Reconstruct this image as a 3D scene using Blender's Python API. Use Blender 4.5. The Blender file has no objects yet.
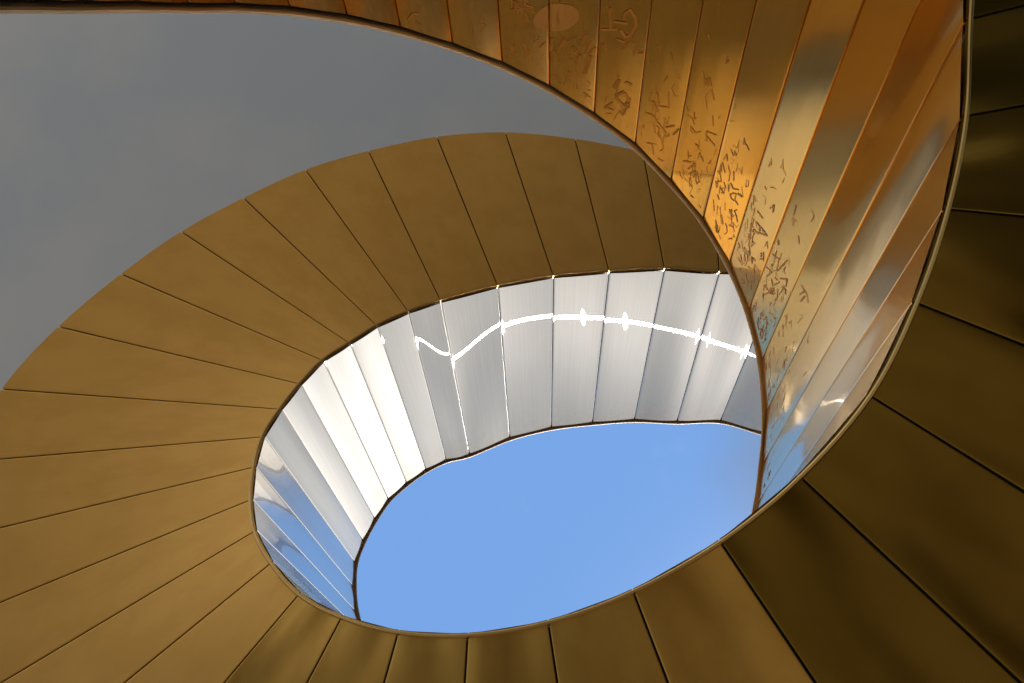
"""A polished brass spiral ramp seen from below, winding up through a round opening to the sky."""
import bpy, bmesh, math, random
import numpy as np
from mathutils import Matrix, Vector

S = 2.2            # metres in one parapet height (unit of the survey below)
EYE = 1.6          # camera height above the paving
KNOTS = [  # panel seam, height, inner edge x y, coping x y, outer edge x y, parapet height
 (-18,-0.720,-0.7400,-0.0300,-0.7400,-0.0300,-1.148,-0.242,0.940),
 (-15,-0.600,-0.6000,-0.3000,-0.6000,-0.3000,-1.011,-0.511,0.940),
 (-12,-0.460,-0.4747,-0.5466,-0.4219,-0.4858,-0.879,-0.776,0.940),
 (-11,-0.430,-0.4446,-0.5743,-0.3978,-0.5139,-0.769,-0.908,0.940),
 (-10,-0.400,-0.4175,-0.6022,-0.3757,-0.5420,-0.754,-0.925,0.940),
 (-9,-0.368,-0.3901,-0.6313,-0.3530,-0.5713,-0.754,-0.925,0.940),
 (-8,-0.328,-0.3638,-0.6687,-0.3313,-0.6090,-0.754,-0.927,0.940),
 (-7,-0.284,-0.3389,-0.7087,-0.3105,-0.6493,-0.737,-0.956,0.940),
 (-6,-0.238,-0.3118,-0.7526,-0.2873,-0.6933,-0.682,-1.042,0.940),
 (-5,-0.189,-0.2719,-0.7944,-0.2518,-0.7356,-0.580,-1.150,0.940),
 (-4,-0.137,-0.2221,-0.8304,-0.2066,-0.7727,-0.480,-1.224,0.940),
 (-3,-0.083,-0.1702,-0.8610,-0.1591,-0.8047,-0.387,-1.281,0.940),
 (-2,-0.025,-0.1134,-0.8865,-0.1064,-0.8319,-0.286,-1.327,0.940),
 (-1,0.035,-0.0537,-0.9067,-0.0505,-0.8541,-0.173,-1.365,0.940),
 (0,0.098,0.0089,-0.9183,0.0084,-0.8681,-0.046,-1.390,0.940),
 (1,0.164,0.0731,-0.9214,0.0693,-0.8739,0.079,-1.397,0.940),
 (2,0.232,0.1363,-0.9168,0.1297,-0.8722,0.220,-1.385,0.940),
 (3,0.304,0.1960,-0.8994,0.1870,-0.8580,0.357,-1.348,0.940),
 (4,0.378,0.2533,-0.8749,0.2422,-0.8368,0.511,-1.277,0.940),
 (5,0.455,0.3011,-0.8321,0.2913,-0.8020,0.653,-1.156,0.940),
 (6,0.535,0.3392,-0.7817,0.3313,-0.7596,0.753,-1.023,0.940),
 (7,0.617,0.3670,-0.7187,0.3614,-0.7047,0.825,-0.863,0.940),
 (8,0.701,0.3805,-0.6508,0.3778,-0.6447,0.845,-0.780,0.940),
 (9,0.783,0.3981,-0.6067,0.3803,-0.5778,0.874,-0.697,0.940),
 (10,0.862,0.3988,-0.5546,0.3813,-0.5304,0.881,-0.487,0.940),
 (11,0.939,0.3818,-0.4907,0.3818,-0.4907,0.818,-0.269,0.993),
 (12,1.013,0.3440,-0.4177,0.3440,-0.4177,0.732,-0.116,1.047),
 (13,1.086,0.2775,-0.3513,0.2775,-0.3513,0.604,0.018,1.100),
 (14,1.156,0.1949,-0.2964,0.1949,-0.2964,0.440,0.135,1.100),
 (15,1.223,0.0971,-0.2542,0.0971,-0.2542,0.253,0.218,1.100),
 (16,1.289,-0.0057,-0.2302,-0.0057,-0.2302,0.063,0.265,1.100),
 (17,1.352,-0.1117,-0.2253,-0.1117,-0.2253,-0.135,0.281,1.100),
 (18,1.412,-0.2124,-0.2398,-0.2124,-0.2398,-0.332,0.259,1.100),
 (19,1.471,-0.3041,-0.2713,-0.3041,-0.2713,-0.526,0.199,1.100),
 (20,1.527,-0.3834,-0.3157,-0.3834,-0.3157,-0.706,0.100,1.100),
 (21,1.580,-0.4459,-0.3762,-0.4459,-0.3762,-0.847,-0.025,1.067),
 (22,1.632,-0.4940,-0.4418,-0.4940,-0.4418,-0.950,-0.153,1.033),
 (23,1.681,-0.5221,-0.5106,-0.5197,-0.5026,-1.028,-0.295,1.000),
 (24,1.728,-0.5377,-0.5859,-0.5396,-0.5776,-1.082,-0.455,1.000),
 (25,1.772,-0.5416,-0.6602,-0.5482,-0.6534,-1.110,-0.618,1.000),
 (26,1.814,-0.5263,-0.7328,-0.5374,-0.7261,-1.100,-0.786,1.000),
 (27,1.854,-0.5029,-0.8030,-0.5147,-0.8004,-1.034,-0.945,1.000),
 (28,1.892,-0.4703,-0.8719,-0.4842,-0.8705,-0.940,-1.092,1.000),
 (29,1.927,-0.4248,-0.9278,-0.4374,-0.9315,-0.836,-1.221,1.000),
 (30,1.960,-0.3745,-0.9846,-0.3841,-0.9846,-0.714,-1.332,1.000),
 (31,1.991,-0.3115,-1.0341,-0.3253,-1.0258,-0.582,-1.431,1.000),
 (32,2.019,-0.2430,-1.0754,-0.2546,-1.0541,-0.437,-1.503,1.000),
 (33,2.045,-0.1136,-1.1253,-0.1274,-1.1175,-0.271,-1.561,1.000),
 (34,2.069,0.0168,-1.1621,0.0069,-1.1599,-0.099,-1.588,1.000),
 (35,2.090,0.1501,-1.1843,0.1421,-1.1832,0.079,-1.578,1.000),
 (36,2.109,0.2844,-1.1990,0.2816,-1.1988,0.252,-1.546,1.000),
 (37,2.126,0.4176,-1.1969,0.4233,-1.1969,0.425,-1.494,1.000),
 (38,2.140,0.5693,-1.2021,0.5693,-1.2021,0.614,-1.584,1.000),
 (39,2.152,0.7066,-1.1632,0.7066,-1.1632,0.813,-1.533,1.000),
 (40,2.162,0.8506,-1.1210,0.8506,-1.1210,0.960,-1.490,1.000),
 (41,2.172,0.9942,-1.0776,0.9942,-1.0776,1.107,-1.446,1.000),
 (42,2.182,1.1374,-1.0330,1.1374,-1.0330,1.254,-1.400,1.000),
 (43,2.192,1.2802,-0.9871,1.2802,-0.9871,1.400,-1.353,1.000),
 (44,2.202,1.4226,-0.9399,1.4226,-0.9399,1.545,-1.305,1.000),
 (45,2.212,1.5646,-0.8915,1.5646,-0.8915,1.690,-1.255,1.000),
 (46,2.222,1.7061,-0.8419,1.7061,-0.8419,1.835,-1.205,1.000),
 (47,2.232,1.8472,-0.7911,1.8472,-0.7911,1.979,-1.153,1.000),
 (48,2.242,1.9879,-0.7390,1.9879,-0.7390,2.123,-1.099,1.000),
 (49,2.252,2.1281,-0.6857,2.1281,-0.6857,2.267,-1.045,1.000),
 (50,2.262,2.2679,-0.6311,2.2679,-0.6311,2.409,-0.989,1.000),
 (51,2.272,2.4071,-0.5754,2.4071,-0.5754,2.552,-0.932,1.000),
 (52,2.282,2.5459,-0.5184,2.5459,-0.5184,2.694,-0.874,1.000),
 (53,2.292,2.6841,-0.4602,2.6841,-0.4602,2.835,-0.814,1.000),
 (54,2.302,2.8219,-0.4009,2.8219,-0.4009,2.976,-0.754,1.000),
 (55,2.312,2.9591,-0.3403,2.9591,-0.3403,3.116,-0.692,1.000),
 (56,2.322,3.0958,-0.2785,3.0958,-0.2785,3.256,-0.629,1.000),
 (57,2.332,3.2320,-0.2156,3.2320,-0.2156,3.394,-0.565,1.000),
]
MARKS = [  # panel, stroke points (across, up), width
 (1, [(0.198, 0.787), (0.228, 0.823)], 0.012),
 (1, [(0.055, 0.835), (0.342, 0.814)], 0.014),
 (1, [(0.477, 0.788), (0.497, 0.775), (0.589, 0.763), (0.696, 0.768), (0.731, 0.780), (0.631, 0.805), (0.538, 0.814), (0.439, 0.809)], 0.014),
 (1, [(0.294, 0.804), (0.552, 0.789)], 0.013),
 (1, [(0.377, 0.829), (0.515, 0.824)], 0.01),
 (1, [(0.645, 0.812), (0.503, 0.839)], 0.009),
 (1, [(0.711, 0.814), (0.741, 0.834), (0.818, 0.815)], 0.009),
 (1, [(0.842, 0.823), (0.943, 0.815)], 0.01),
 (1, [(0.410, 0.915), (0.486, 0.900), (0.398, 0.920)], 0.018),
 (1, [(0.642, 0.894), (0.749, 0.891)], 0.016),
 (1, [(0.427, 0.933), (0.609, 0.914), (0.432, 0.939), (0.603, 0.944), (0.770, 0.925), (0.646, 0.915)], 0.01),
 (0, [(0.655, 0.885), (0.744, 0.864)], 0.018),
 (0, [(0.742, 0.897), (0.845, 0.870)], 0.012),
 (0, [(0.741, 0.933), (0.842, 0.897)], 0.022),
 (0, [(0.570, 0.925), (0.630, 0.907)], 0.018),
 (0, [(0.453, 0.920), (0.465, 0.902)], 0.014),
 (0, [(0.176, 0.927), (0.303, 0.897)], 0.016),
 (0, [(0.272, 0.910), (0.335, 0.898)], 0.02),
 (0, [(0.030, 0.932), (0.048, 0.911)], 0.014),
 (0, [(0.823, 0.892), (0.946, 0.873)], 0.011),
 (0, [(0.593, 0.837), (0.580, 0.844), (0.536, 0.853), (0.464, 0.863), (0.370, 0.873), (0.258, 0.883), (0.137, 0.892), (0.036, 0.898), (0.039, 0.852), (0.137, 0.845), (0.254, 0.838), (0.363, 0.833), (0.456, 0.830), (0.529, 0.830), (0.576, 0.832)], 0),
 (-1, [(0.970, 0.900), (0.903, 0.904), (0.806, 0.906), (0.733, 0.905), (0.688, 0.902), (0.674, 0.897), (0.692, 0.890), (0.739, 0.882), (0.814, 0.872), (0.910, 0.863), (0.970, 0.855)], 0),
 (2, [(0.162, 0.919), (0.309, 0.910), (0.477, 0.913), (0.693, 0.916)], 0.01),
 (2, [(0.670, 0.904), (0.845, 0.885)], 0.01),
 (2, [(0.862, 0.903), (0.970, 0.881)], 0.01),
 (2, [(0.196, 0.890), (0.209, 0.872)], 0.008),
 (2, [(0.421, 0.880), (0.362, 0.858)], 0.008),
 (2, [(0.671, 0.861), (0.602, 0.836)], 0.007),
 (2, [(0.421, 0.880), (0.672, 0.861)], 0.007),
 (1, [(0.267, 0.968), (0.366, 0.955), (0.234, 0.973), (0.413, 0.967)], 0.01),
 (1, [(0.421, 0.935), (0.611, 0.941), (0.757, 0.938), (0.771, 0.917)], 0.008),
 (1, [(0.554, 0.959), (0.634, 0.963), (0.721, 0.939)], 0.008),
 (3, [(0.611, 0.822), (0.613, 0.831), (0.863, 0.829)], 0.007),
 (3, [(0.611, 0.822), (0.841, 0.807)], 0.007),
 (3, [(0.214, 0.932), (0.402, 0.915)], 0.01),
 (3, [(0.362, 0.936), (0.486, 0.912)], 0.009),
 (3, [(0.422, 0.942), (0.555, 0.921)], 0.009),
 (4, [(0.465, 0.848), (0.551, 0.849), (0.690, 0.834)], 0.008),
 (4, [(0.699, 0.843), (0.814, 0.836)], 0.01),
 (5, [(0.314, 0.803), (0.512, 0.793)], 0.009),
 (5, [(0.386, 0.823), (0.670, 0.806)], 0.012),
 (5, [(0.447, 0.840), (0.778, 0.801), (0.609, 0.809)], 0.009),
 (5, [(0.621, 0.749), (0.672, 0.733), (0.714, 0.745)], 0.01),
 (6, [(0.058, 0.850), (0.252, 0.830), (0.167, 0.858)], 0.01),
 (6, [(0.326, 0.839), (0.434, 0.839), (0.567, 0.803), (0.413, 0.817)], 0.01),
 (6, [(0.565, 0.791), (0.739, 0.760), (0.777, 0.775)], 0.01),
 (6, [(0.400, 0.798), (0.536, 0.741)], 0.009),
 (6, [(0.071, 0.806), (0.328, 0.777)], 0.007),
 (6, [(0.199, 0.798), (0.162, 0.781)], 0.007),
 (6, [(0.180, 0.886), (0.417, 0.863), (0.302, 0.895)], 0.01),
 (6, [(0.707, 0.817), (0.741, 0.789)], 0.005),
 (7, [(0.200, 0.687), (0.503, 0.653), (0.635, 0.650)], 0.008),
 (7, [(0.277, 0.701), (0.370, 0.671)], 0.009),
 (7, [(0.407, 0.694), (0.456, 0.668)], 0.01),
]
K = np.array(KNOTS, float)


def curve(col, t):
    """Catmull-Rom through the survey knots."""
    k = K[:, 0]
    i = int(np.clip(np.searchsorted(k, t, side='right') - 1, 0, len(k) - 2))
    y = K[:, col]

    def slope(j):
        a, b = max(j - 1, 0), min(j + 1, len(k) - 1)
        return (y[b] - y[a]) / (k[b] - k[a])
    h = k[i + 1] - k[i]
    s = (t - k[i]) / h
    return ((2 * s**3 - 3 * s**2 + 1) * y[i] + (s**3 - 2 * s**2 + s) * h * slope(i)
            + (-2 * s**3 + 3 * s**2) * y[i + 1] + (s**3 - s**2) * h * slope(i + 1))


def frame(t):
    """inner base, inner top, outer base points (metres) and the unit radial that points away from the well."""
    z = curve(1, t)
    b = np.array([curve(2, t) * S, curve(3, t) * S, z * S + EYE])
    p = np.array([curve(4, t) * S, curve(5, t) * S, (z + curve(8, t)) * S + EYE])
    o = np.array([curve(6, t) * S, curve(7, t) * S, z * S + EYE])
    r = o - b
    r[2] = 0
    d = np.array([curve(2, t + .02) - curve(2, t - .02), curve(3, t + .02) - curve(3, t - .02), 0])
    n = np.array([d[1], -d[0], 0])
    n /= np.linalg.norm(n)
    if n @ r < 0:
        n = -n
    return b, p, o, n


UP = np.array([0, 0, 1.0])
T0, T1 = -18, 57


def wall_point(t, v, off=0.0):
    b, p, o, n = frame(t)
    return b + (p - b) * v + n * off


def soffit_point(t, v, off=0.0):
    b, p, o, n = frame(t)
    return b + (o - b) * v + UP * off
COL = bpy.context.scene.collection
RNG = random.Random(7)


# ------------------------------------------------------------------ helpers
def link(name, verts, faces, mats, parent=None, uvs=None, midx=None, smooth=True):
    me = bpy.data.meshes.new(name)
    me.from_pydata([tuple(map(float, v)) for v in verts], [], faces)
    if uvs is not None:
        lay = me.uv_layers.new(name='UVMap')
        for poly in me.polygons:
            for li in poly.loop_indices:
                lay.data[li].uv = uvs[me.loops[li].vertex_index]
        lay2 = me.uv_layers.new(name='Grain')          # level lines, so the brushing stands plumb
        for poly in me.polygons:
            for li in poly.loop_indices:
                k = me.loops[li].vertex_index
                lay2.data[li].uv = (uvs[k][0], float(verts[k][2]))
    for m in (mats if isinstance(mats, (list, tuple)) else [mats]):
        me.materials.append(m)
    if midx:
        for p, m in zip(me.polygons, midx):
            p.material_index = m
    if smooth:
        for p in me.polygons:
            p.use_smooth = True
    me.update()
    o = bpy.data.objects.new(name, me)
    COL.objects.link(o)
    if parent:
        o.parent = parent
    return o


def fix_normals(o):
    bm = bmesh.new()
    bm.from_mesh(o.data)
    bmesh.ops.recalc_face_normals(bm, faces=bm.faces)
    bm.to_mesh(o.data)
    bm.free()
    return o


def sweep(name, section, ts, mat, parent, smooth=False):
    """closed prism swept along the ramp; section(t) gives the ring of points."""
    verts, faces, uvs = [], [], []
    rings = [section(t) for t in ts]
    m = len(rings[0])
    for t, r in zip(ts, rings):
        verts += list(r)
        uvs += [(t, j / m) for j in range(m)]
    for i in range(len(ts) - 1):
        for j in range(m):
            a, b = i * m + j, i * m + (j + 1) % m
            faces.append((a, b, b + m, a + m))
    faces.append(tuple(range(m))[::-1])
    faces.append(tuple((len(ts) - 1) * m + j for j in range(m)))
    o = link(name, verts, faces, mat, parent, uvs, smooth=smooth)
    return fix_normals(o)


def tspan(a, b, n=4):
    return list(np.linspace(a, b, int((b - a) * n) + 1))


# ------------------------------------------------------------------ materials
def new_mat(name):
    m = bpy.data.materials.new(name)
    m.use_nodes = True
    nt = m.node_tree
    bs = nt.nodes['Principled BSDF']
    return m, nt, bs


def N(nt, kind, **kw):
    n = nt.nodes.new(kind)
    for k, v in kw.items():
        if k.startswith('i_'):
            n.inputs[k[2:].replace('_', ' ')].default_value = v
        else:
            setattr(n, k, v)
    return n


def math_(nt, op, a, b=None, clamp=False):
    n = nt.nodes.new('ShaderNodeMath')
    n.operation = op
    n.use_clamp = clamp
    for i, x in enumerate((a, b)):
        if x is None:
            continue
        if isinstance(x, (int, float)):
            n.inputs[i].default_value = x
        else:
            nt.links.new(x, n.inputs[i])
    return n.outputs[0]


def ramp_(nt, x, a, b, lo=0.0, hi=1.0):
    n = nt.nodes.new('ShaderNodeMapRange')
    n.interpolation_type = 'SMOOTHSTEP'
    n.inputs['From Min'].default_value = a
    n.inputs['From Max'].default_value = b
    n.inputs['To Min'].default_value = lo
    n.inputs['To Max'].default_value = hi
    nt.links.new(x, n.inputs['Value'])
    return n.outputs[0]


def mix_(nt, f, a, b):
    n = nt.nodes.new('ShaderNodeMix')
    n.data_type = 'RGBA'
    for s, x in ((n.inputs[0], f), (n.inputs[6], a), (n.inputs[7], b)):
        if isinstance(x, (tuple, list, float, int)):
            s.default_value = x if not isinstance(x, (tuple, list)) else (*x[:3], 1)
        else:
            nt.links.new(x, s)
    return n.outputs[2]


def uv_split(nt):
    uv = N(nt, 'ShaderNodeUVMap', uv_map='UVMap')
    sp = N(nt, 'ShaderNodeSeparateXYZ')
    nt.links.new(uv.outputs[0], sp.inputs[0])
    return sp.outputs[0], sp.outputs[1]


def comb(nt, x, y, z=0.0):
    c = N(nt, 'ShaderNodeCombineXYZ')
    for i, s in enumerate((x, y, z)):
        if isinstance(s, (int, float)):
            c.inputs[i].default_value = s
        else:
            nt.links.new(s, c.inputs[i])
    return c.outputs[0]


def noise(nt, vec, scale, detail=2.0, rough=.5):
    n = N(nt, 'ShaderNodeTexNoise')
    n.inputs['Scale'].default_value = scale
    n.inputs['Detail'].default_value = detail
    n.inputs['Roughness'].default_value = rough
    nt.links.new(vec, n.inputs['Vector'])
    return n.outputs['Fac']


def brass_sheet(name, tint, tint2, rough, rough_var, wave, wear=0.0, streak=90.0, mottle=.5, brushed=0.0, hazy=0.0, sky_tint=None, wave_v=.8):
    """brushed metal sheet: u counts panels along the ramp, v runs across the sheet."""
    m, nt, bs = new_mat(name)
    L = nt.links
    u, v = uv_split(nt)
    cell = math_(nt, 'FLOOR', u)
    fr = math_(nt, 'SUBTRACT', u, cell)
    seed = math_(nt, 'MULTIPLY', cell, 5.37)
    # brushing runs along the sheet
    st = noise(nt, comb(nt, math_(nt, 'MULTIPLY', fr, streak), math_(nt, 'MULTIPLY', v, 1.6), seed), 1.0, 3.0, .6)
    mo = noise(nt, comb(nt, math_(nt, 'MULTIPLY', fr, 1.3), math_(nt, 'MULTIPLY', v, 3.2), seed), 1.6, 4.0, .6)
    col = mix_(nt, ramp_(nt, mo, .35, .65, 0, mottle), tint, tint2)
    if sky_tint:
        col = mix_(nt, math_(nt, 'MULTIPLY', ramp_(nt, u, 7.0, 10.5), ramp_(nt, u, 11.5, 13.0, 1.0, 0.0)), col, sky_tint)  # band painted paler, standing in for sky sheen on these sheets
    if brushed:
        grain = N(nt, 'ShaderNodeMix', data_type='RGBA', blend_type='MULTIPLY')
        grain.inputs[0].default_value = 1.0
        L.new(col, grain.inputs[6])
        L.new(mix_(nt, ramp_(nt, st, .3, .7), (.92, .92, .93), (1.0, 1.0, 1.0)), grain.inputs[7])
        col = grain.outputs[2]
    r = math_(nt, 'ADD', math_(nt, 'MULTIPLY', st, rough_var), rough - rough_var * .5)
    if wear > 0:
        # hand-worn band under the coping: tarnished smears
        sm = noise(nt, comb(nt, math_(nt, 'MULTIPLY', u, 1.1), math_(nt, 'MULTIPLY', v, 7.0), 3.1), 2.2, 6.0, .65)
        zone = ramp_(nt, math_(nt, 'ADD', v, math_(nt, 'MULTIPLY', sm, .35)), .95, 1.18)
        fine = noise(nt, comb(nt, math_(nt, 'MULTIPLY', u, 5.0), math_(nt, 'MULTIPLY', v, 16.0), 1.7), 2.0, 6.0, .7)
        w = math_(nt, 'MULTIPLY', zone, ramp_(nt, fine, .40, .62))
        w = math_(nt, 'MULTIPLY', w, wear)
        col = mix_(nt, w, col, (.78, .47, .24))
        r = math_(nt, 'ADD', r, math_(nt, 'MULTIPLY', w, .22))
    L.new(col, bs.inputs['Base Color'])
    L.new(r, bs.inputs['Roughness'])
    bs.inputs['Metallic'].default_value = 1.0
    # oil-canning of the thin sheet
    wv = noise(nt, comb(nt, math_(nt, 'MULTIPLY', fr, 1.5), math_(nt, 'MULTIPLY', v, wave_v), seed), 1.0, .4, .4)
    bp = N(nt, 'ShaderNodeBump')
    bp.inputs['Strength'].default_value = 1.0
    bp.inputs['Distance'].default_value = wave
    L.new(wv, bp.inputs['Height'])
    L.new(bp.outputs[0], bs.inputs['Normal'])
    if brushed:
        # polished face plus fine brushing up the sheet, which draws reflections out sideways
        tg = N(nt, 'ShaderNodeTangent', direction_type='UV_MAP', uv_map='Grain')
        face = N(nt, 'ShaderNodeBsdfMetallic', distribution='BECKMANN', fresnel_type='F82')
        L.new(col, face.inputs['Base Color'])
        face.inputs['Edge Tint'].default_value = (1, 1, 1, 1)
        L.new(r, face.inputs['Roughness'])
        fine = N(nt, 'ShaderNodeBsdfAnisotropic', distribution='BECKMANN')
        fine.inputs['Roughness'].default_value = .065
        fine.inputs['Anisotropy'].default_value = -.945
        haze = N(nt, 'ShaderNodeBsdfAnisotropic', distribution='GGX')
        haze.inputs['Roughness'].default_value = .30
        haze.inputs['Anisotropy'].default_value = -.35
        for g in (fine, haze):
            L.new(col, g.inputs['Color'])
            L.new(tg.outputs[0], g.inputs['Tangent'])
        for g in (face, fine, haze):
            L.new(bp.outputs[0], g.inputs['Normal'])
        mx = N(nt, 'ShaderNodeMixShader')
        mx.inputs[0].default_value = brushed
        L.new(face.outputs[0], mx.inputs[1])
        L.new(fine.outputs[0], mx.inputs[2])
        m2 = N(nt, 'ShaderNodeMixShader')
        m2.inputs[0].default_value = hazy
        L.new(mx.outputs[0], m2.inputs[1])
        L.new(haze.outputs[0], m2.inputs[2])
        L.new(m2.outputs[0], nt.nodes['Material Output'].inputs['Surface'])
    return m


WALL = brass_sheet('brushed_brass', (.96, .635, .23), (.97, .68, .28), .10, .03, .0006, wear=.6, brushed=.7, hazy=.035, sky_tint=(.94, .80, .60))
PALE = brass_sheet('brushed_pale_sheet', (.92, .86, .78), (.94, .89, .82), .035, .01, .0003, wear=.2, brushed=.7, hazy=.008)  # paler tint for the upper panels
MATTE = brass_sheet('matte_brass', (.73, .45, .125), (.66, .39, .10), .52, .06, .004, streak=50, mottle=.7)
SATIN_SHADED = brass_sheet('satin_brass_shaded', (.50, .305, .07), (.43, .25, .052), .34, .0, .025, mottle=.7, wave_v=2.5)  # tint darkened part way toward the shaded low panels
GLOSS_SHADED = brass_sheet('polished_brass_shaded', (.155, .094, .015), (.12, .07, .010), .26, .0, .05, wave_v=2.0)  # tint darkened for the shade these low panels reflect


def simple(name, col, rough, metal=0.0):
    m, nt, bs = new_mat(name)
    tc = N(nt, 'ShaderNodeTexCoord')
    n = noise(nt, tc.outputs['Object'], 6.0, 4.0)
    c2 = tuple(c * .82 for c in col)
    nt.links.new(mix_(nt, n, col, c2), bs.inputs['Base Color'])
    bs.inputs['Roughness'].default_value = rough
    bs.inputs['Metallic'].default_value = metal
    return m


CORE = simple('dark_bronze', (.035, .026, .016), .6, .2)
LINER = simple('pale_liner', (.80, .76, .70), .35, 1.0)
GAP_BLACK = simple('shadow_black', (.012, .011, .010), .7)
DECK = simple('ramp_deck', (.30, .27, .23), .8)
COPE = simple('coping_metal', (.60, .50, .38), .6, 1.0)
TRIM = simple('edge_brass', (.55, .38, .14), .34, 1.0)
SCRATCH = simple('scratch_tarnish', (.60, .31, .09), .32, 1.0)
SMEAR = simple('rubbed_smear', (.60, .33, .11), .40, 1.0)
RIM = simple('rim_steel', (.85, .84, .82), .15, 1.0)

# ceiling plaster
CEIL, nt, bs = new_mat('grey_plaster')
tc = N(nt, 'ShaderNodeTexCoord')
n1 = noise(nt, tc.outputs['Object'], .45, 4.0, .55)
nt.links.new(mix_(nt, ramp_(nt, n1, .35, .7), (.50, .60, .745), (.585, .67, .775)), bs.inputs['Base Color'])
bs.inputs['Roughness'].default_value = .55
n2 = noise(nt, tc.outputs['Object'], 60.0, 3.0)
b_ = N(nt, 'ShaderNodeBump')
b_.inputs['Strength'].default_value = .05
nt.links.new(n2, b_.inputs['Height'])
nt.links.new(b_.outputs[0], bs.inputs['Normal'])

# paving
PAVE, nt, bs = new_mat('stone_paving')
tc = N(nt, 'ShaderNodeTexCoord')
bk = N(nt, 'ShaderNodeTexBrick')
bk.inputs['Scale'].default_value = 1.0
bk.inputs['Color1'].default_value = (.36, .30, .23, 1)
bk.inputs['Color2'].default_value = (.31, .26, .20, 1)
bk.inputs['Mortar'].default_value = (.15, .13, .11, 1)
bk.inputs['Mortar Size'].default_value = .012
nt.links.new(tc.outputs['Object'], bk.inputs['Vector'])
n3 = noise(nt, tc.outputs['Object'], 3.0, 5.0)
mx = N(nt, 'ShaderNodeMix', data_type='RGBA', blend_type='MULTIPLY')
mx.inputs[0].default_value = .5
sx = N(nt, 'ShaderNodeSeparateXYZ')
nt.links.new(tc.outputs['Object'], sx.inputs[0])
nt.links.new(mix_(nt, math_(nt, 'MULTIPLY', ramp_(nt, sx.outputs[0], 1.20, 1.24), ramp_(nt, sx.outputs[1], -4.02, -3.98)), bk.outputs['Color'], (.055, .050, .042)), mx.inputs[6])  # dark area added so the soffit above it mirrors shade
nt.links.new(mix_(nt, n3, (.7, .7, .7), (1.25, 1.2, 1.15)), mx.inputs[7])
nt.links.new(mx.outputs[2], bs.inputs['Base Color'])
bs.inputs['Roughness'].default_value = .75

# ------------------------------------------------------------------ the ramp
ramp = bpy.data.objects.new('spiral_ramp', None)
COL.objects.link(ramp)
ramp['label'] = 'golden brass-clad spiral ramp winding up round the open well'
ramp['category'] = 'spiral ramp'



def sheet(kind, t, point, face_dir, nv, mats, parent, bulge, strokes=(), fold=1.0, gap=.008):
    """one cladding sheet between seam t and t + 1; its long edges fold back into the seam."""
    us = [gap, gap + .004, gap + .009, gap + .018] + list(np.linspace(.06, .94, 12)) + [1 - gap - .018, 1 - gap - .009, 1 - gap - .004, 1 - gap]
    vs = np.linspace(0, 1, nv + 1)
    verts, uvs, faces, midx = [], [], [], []
    for i, uu in enumerate(us):
        edge = min(uu, 1 - uu) - gap
        back = fold * (.010 if edge < .003 else (.0022 if edge < .007 else (.0004 if edge < .012 else 0)))
        for v in vs:
            pil = bulge * (4 * uu * (1 - uu))
            verts.append(point(t + uu, v, back - pil))
            uvs.append((t + uu, v))
    w = len(vs)
    for i in range(len(us) - 1):
        for j in range(w - 1):
            f = (i * w + j, i * w + j + 1, (i + 1) * w + j + 1, (i + 1) * w + j)
            faces.append(f if face_dir > 0 else f[::-1])
            midx.append(0)
    # scratched and rubbed marks, each a hair proud of the sheet
    for pts, wd in strokes:
        if wd <= 0:                                   # a rubbed patch
            k = len(verts)
            for q in pts:
                verts.append(np.array(point(t + q[0], q[1], -bulge * (4 * q[0] * (1 - q[0])) - .0008)))
                uvs.append((t + q[0], q[1]))
            faces.append(tuple(range(k, k + len(pts))))
            midx.append(2)
            continue
        for (a, b) in zip(pts[:-1], pts[1:]):
            def P(q):
                uu = q[0]
                pil = bulge * (4 * uu * (1 - uu))
                back = 0
                return np.array(point(t + uu, q[1], back - pil - .0016))
            A, B = P(a), P(b)
            d = B - A
            ln = np.linalg.norm(d)
            if ln < 1e-5:
                continue
            _, _, _, n = frame(t + a[0])
            s = np.cross(d / ln, n) * wd * .5
            e = d / ln * wd * .3
            k = len(verts)
            verts += [A - s - e, A + s - e, B + s + e, B - s + e]
            uvs += [(t + a[0], a[1])] * 2 + [(t + b[0], b[1])] * 2
            faces.append((k, k + 1, k + 2, k + 3))
            midx.append(1)
    return link(kind, verts, faces, mats, parent, uvs, midx)


# random tarnish squiggles, denser under the coping
def squiggle(rng):
    u = rng.uniform(.10, .90)
    v = 1 - abs(rng.gauss(.02, .15))
    v = min(max(v, .5), .985)
    a = rng.uniform(0, 6.28)
    pts = [(u, v)]
    step = rng.uniform(.018, .05)
    for _ in range(rng.choice((1, 1, 2, 2, 3, 4))):
        u += step * math.cos(a) * 3.0
        v += step * math.sin(a) * .45
        if not (.06 < u < .94 and .3 < v < .985):
            break
        pts.append((u, v))
        a += rng.choice((-1.9, -.7, .7, 1.9, 2.4)) + rng.gauss(0, .3)
        step *= rng.uniform(.6, 1.1)
    return pts


def strokes_for(t):
    out = []
    for tt, pts, w in MARKS:
        if tt == t:
            out.append((pts, w * .62))
    rng = random.Random(1000 + t)
    count = {-3: 10, -2: 18, -1: 30, 0: 34, 1: 14, 2: 30, 3: 48, 4: 58, 5: 64, 6: 60, 7: 44, 8: 26, 9: 12}.get(t, 0)
    for _ in range(count):
        q = squiggle(rng)
        if len(q) > 1:
            out.append((q, rng.choice((.0015, .002, .003, .004))))
    return out


# soffit: dark liner that shows in the seams, one sheet per bay
def sec_soffit(t):
    b, p, o, n = frame(t)
    return [b + UP * .014 + n * .02, o + UP * .014, o + UP * .16, b + UP * .16 + n * .02]


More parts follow.
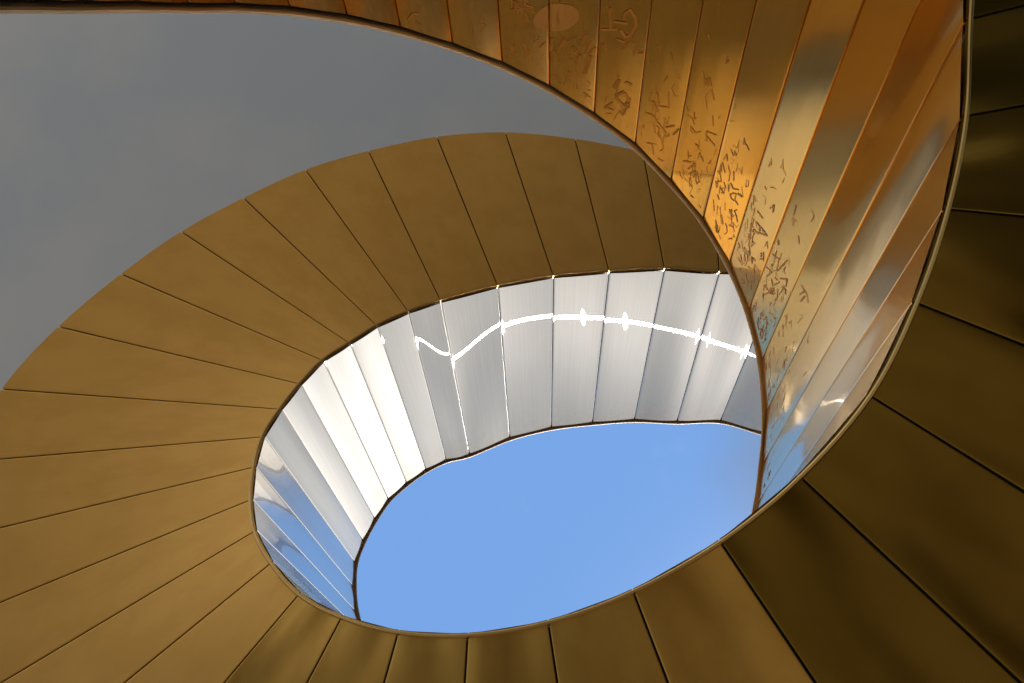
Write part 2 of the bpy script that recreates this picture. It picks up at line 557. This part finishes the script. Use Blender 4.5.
soffit = sweep('soffit', sec_soffit, tspan(T0, T1), CORE, ramp)
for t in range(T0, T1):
    sheet('soffit_panel', t, soffit_point, -1, 12, MATTE if t >= 20 else (SATIN_SHADED if t >= 14 else GLOSS_SHADED), soffit, .0, fold=.4, gap=.007)

deck = sweep('walking_deck', lambda t: (lambda b, p, o, n: [b + UP * .161 + n * .05, o + UP * .161, o + UP * .20, b + UP * .20 + n * .05])(*frame(t)),
             tspan(T0, T1), DECK, ramp)


def sec_wall(t):
    b, p, o, n = frame(t)
    return [b + n * .014 + UP * .03, b + n * .075 + UP * .03, p + n * .075, p + n * .014]


parapet = sweep('inner_parapet', sec_wall, tspan(T0, T1), LINER, ramp)
for t in range(T0, T1):
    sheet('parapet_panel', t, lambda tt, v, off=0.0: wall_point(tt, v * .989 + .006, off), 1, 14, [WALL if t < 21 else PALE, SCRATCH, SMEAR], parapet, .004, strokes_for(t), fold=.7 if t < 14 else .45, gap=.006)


def sec_shadow_gap(t):
    b, p, o, n = frame(t)
    e = (p - b) / np.linalg.norm(p - b)
    return [p - e * .013 + n * .006, p - e * .013 + n * .030, p + n * .030, p + n * .006]


def sec_cope(t):
    b, p, o, n = frame(t)
    pts = []
    for du, dz in ((-.012, .000), (-.016, .004), (-.016, .011), (-.012, .015), (.085, .015), (.090, .011), (.090, .004), (.085, .0)):
        pts.append(p + n * du + UP * dz)
    return pts


sweep('coping', sec_cope, tspan(T0, T1, 6), COPE, parapet)
sweep('shadow_gap', sec_shadow_gap, tspan(T0, T1, 6), GAP_BLACK, parapet)  # black strip drawn for the shadow gap under the coping


def sec_trim(t):
    b, p, o, n = frame(t)
    return [b + n * .004 - UP * .008, b + n * .007 - UP * .012, b + n * .013 - UP * .012, b + n * .016 - UP * .002, b + n * .016 + UP * .014, b + n * .006 + UP * .014]


sweep('edge_trim', sec_trim, tspan(T0, T1, 6), TRIM, ramp)


def sec_outer(t):
    b, p, o, n = frame(t)
    h = UP * S
    return [o - n * .06 + UP * .03, o - n * .004 + UP * .03, o - n * .004 + h, o - n * .06 + h]


outer = sweep('outer_parapet', sec_outer, tspan(T0, T1), WALL, ramp)
sweep('coping', lambda t: (lambda b, p, o, n: [o - n * .075 + UP * S, o + n * .010 + UP * S, o + n * .010 + UP * (S + .024), o - n * .075 + UP * (S + .024)])(*frame(t)),
      tspan(T0, T1), COPE, outer)

# ------------------------------------------------------------------ the setting
ZU = 5.0         # ceiling height in survey units
ZC = ZU * S + EYE
CX, CY = 0.0 * S, -.27 * ZU * S
RX, RY = .48 * ZU * S, .42 * ZU * S
n = 96
ell = [(CX + RX * math.cos(2 * math.pi * i / n), CY + RY * math.sin(2 * math.pi * i / n)) for i in range(n)]
X0, X1, Y0, Y1 = -11.5, 11.5, -15.0, 7.0


def to_rect(x, y):
    dx, dy = x - CX, y - CY
    k = min((X1 - CX) / dx if dx > 1e-6 else 1e9, (X0 - CX) / dx if dx < -1e-6 else 1e9,
            (Y1 - CY) / dy if dy > 1e-6 else 1e9, (Y0 - CY) / dy if dy < -1e-6 else 1e9)
    return CX + dx * k, CY + dy * k


verts = [(x, y, ZC) for x, y in ell] + [(*to_rect(x, y), ZC) for x, y in ell]
verts += [(x, y, ZC + .35) for x, y in ell] + [(*to_rect(x, y), ZC + .35) for x, y in ell]
faces = []
for i in range(n):
    j = (i + 1) % n
    faces += [(i, j, n + j, n + i), (2 * n + i, 3 * n + i, 3 * n + j, 2 * n + j), (i, 2 * n + i, 2 * n + j, j), (n + i, n + j, 3 * n + j, 3 * n + i)]
ceiling = fix_normals(link('ceiling', verts, faces, CEIL, smooth=False))
ceiling['kind'] = 'structure'
ceiling['label'] = 'smooth grey plaster ceiling round the opening'

# polished rim round the opening
verts, faces = [], []
m = 10
for i in range(n):
    a = 2 * math.pi * i / n
    for j in range(m):
        q = 2 * math.pi * j / m
        rr = .07
        verts.append((CX + (RX - .03 + rr * math.cos(q)) * math.cos(a), CY + (RY - .03 + rr * math.cos(q)) * math.sin(a), ZC - .02 + rr * math.sin(q)))
for i in range(n):
    for j in range(m):
        faces.append((i * m + j, i * m + (j + 1) % m, ((i + 1) % n) * m + (j + 1) % m, ((i + 1) % n) * m + j))
rim = fix_normals(link('trim_1', verts, faces, RIM))
rim['kind'] = 'structure'

floor = link('floor', [(-60, -60, 0), (60, -60, 0), (60, 60, 0), (-60, 60, 0)], [(0, 1, 2, 3)], PAVE, smooth=False)
floor['kind'] = 'structure'

blocker = link('blocker_right', [(x, y, z) for z in (0, ZC - .01) for x, y in ((X1 - 4.0, Y0), (X1 - 3.6, Y0), (X1 - 3.6, Y1), (X1 - 4.0, Y1))],  # added unseen slab: darkens the right side and meets the ramp end
            [(0, 3, 2, 1), (4, 5, 6, 7), (0, 1, 5, 4), (1, 2, 6, 5), (2, 3, 7, 6), (3, 0, 4, 7)], simple('blocker_dark', (.20, .19, .17), .8), smooth=False)
blocker['kind'] = 'structure'

# ------------------------------------------------------------------ sky and sun
SUN_DIR = Vector((.20, .47, 1.0)).normalized()
w = bpy.data.worlds.new('sky')
bpy.context.scene.world = w
w.use_nodes = True
nt = w.node_tree
bg = nt.nodes['Background']
tc = N(nt, 'ShaderNodeTexCoord')
sp = N(nt, 'ShaderNodeSeparateXYZ')
nt.links.new(tc.outputs['Generated'], sp.inputs[0])
hz = ramp_(nt, sp.outputs[2], 0.0, .85)
sky = mix_(nt, hz, (.62, .74, .90), (.190, .385, .80))
cl = noise(nt, tc.outputs['Generated'], 3.2, 6.0, .6)
cl = ramp_(nt, cl, .56, .82, 0, .55)
sky = mix_(nt, cl, sky, (.75, .80, .90))
# added cloud bank behind the camera, to whiten what the upper panels reflect
sd = N(nt, 'ShaderNodeSeparateXYZ')
nt.links.new(tc.outputs['Generated'], sd.inputs[0])
bk_n = noise(nt, tc.outputs['Generated'], 5.0, 5.0, .55)
side = math_(nt, 'ADD', math_(nt, 'MULTIPLY', sd.outputs[0], .7), math_(nt, 'MULTIPLY', sd.outputs[1], .65))
side = math_(nt, 'MAXIMUM', side, math_(nt, 'SUBTRACT', sd.outputs[0], .055))
side = math_(nt, 'MAXIMUM', side, math_(nt, 'SUBTRACT', sd.outputs[1], .18))
bank = ramp_(nt, math_(nt, 'ADD', side, math_(nt, 'MULTIPLY', bk_n, .16)), .16, .34)
cloud = mix_(nt, ramp_(nt, math_(nt, 'ADD', sd.outputs[2], math_(nt, 'MULTIPLY', bk_n, .12)), .84, .99), (.60, .59, .56), (.22, .25, .295))
sky = mix_(nt, bank, sky, cloud)
# added bright cloud opposite the sun, to brighten reflections in the brass
front = ramp_(nt, math_(nt, 'SUBTRACT', math_(nt, 'MULTIPLY', bk_n, .06), sd.outputs[1]), .42, .52)
sky = mix_(nt, front, sky, mix_(nt, ramp_(nt, bk_n, .35, .65), (.85, .86, .88), (1.25, 1.22, 1.16)))
dt = N(nt, 'ShaderNodeVectorMath', operation='DOT_PRODUCT')
nt.links.new(tc.outputs['Generated'], dt.inputs[0])
dt.inputs[1].default_value = Vector((.36, .03, 1.0)).normalized()
glow = math_(nt, 'POWER', math_(nt, 'MAXIMUM', dt.outputs['Value'], 0.0), 60.0)  # added bright spot away from the sun, for glare on the left panels
sky = mix_(nt, math_(nt, 'MULTIPLY', glow, .9, True), sky, (1.9, 1.9, 1.85))
nt.links.new(sky, bg.inputs['Color'])
bg.inputs['Strength'].default_value = 1.0

sun = bpy.data.lights.new('sun', 'SUN')
sun.energy = 3.0
sun.angle = math.radians(.12)
sun.color = (1, .96, .9)
so = bpy.data.objects.new('sun', sun)
COL.objects.link(so)
so.rotation_euler = Vector(SUN_DIR).to_track_quat('Z', 'Y').to_euler()

# ------------------------------------------------------------------ camera
cam = bpy.data.cameras.new('camera')
cam.sensor_fit = 'HORIZONTAL'
cam.sensor_width = 36.0
cam.lens = 1000.0 / 1024.0 * 36.0
cam.clip_start = .02
co = bpy.data.objects.new('camera', cam)
COL.objects.link(co)
R = np.array([[0.999214, -0.017163, -0.035719], [0.0, 0.901347, -0.433097], [0.039628, 0.432757, 0.900639]])
# image right, up and back axes in the world, R.T maps the zenith to its vanishing point
ax = R[:, 0]
ay = -R[:, 1]
az = -R[:, 2]
M = Matrix(((ax[0], ay[0], az[0], 0), (ax[1], ay[1], az[1], 0), (ax[2], ay[2], az[2], EYE), (0, 0, 0, 1)))
co.matrix_world = M
sc = bpy.context.scene
sc.camera = co
sc.view_settings.view_transform = 'Standard'
sc.view_settings.look = 'None'
sc.view_settings.gamma = 1.0
sc.view_settings.exposure = 0.0
sc.view_settings.use_curve_mapping = False
sc.cycles.max_bounces = 16
sc.cycles.glossy_bounces = 12
sc.cycles.diffuse_bounces = 5
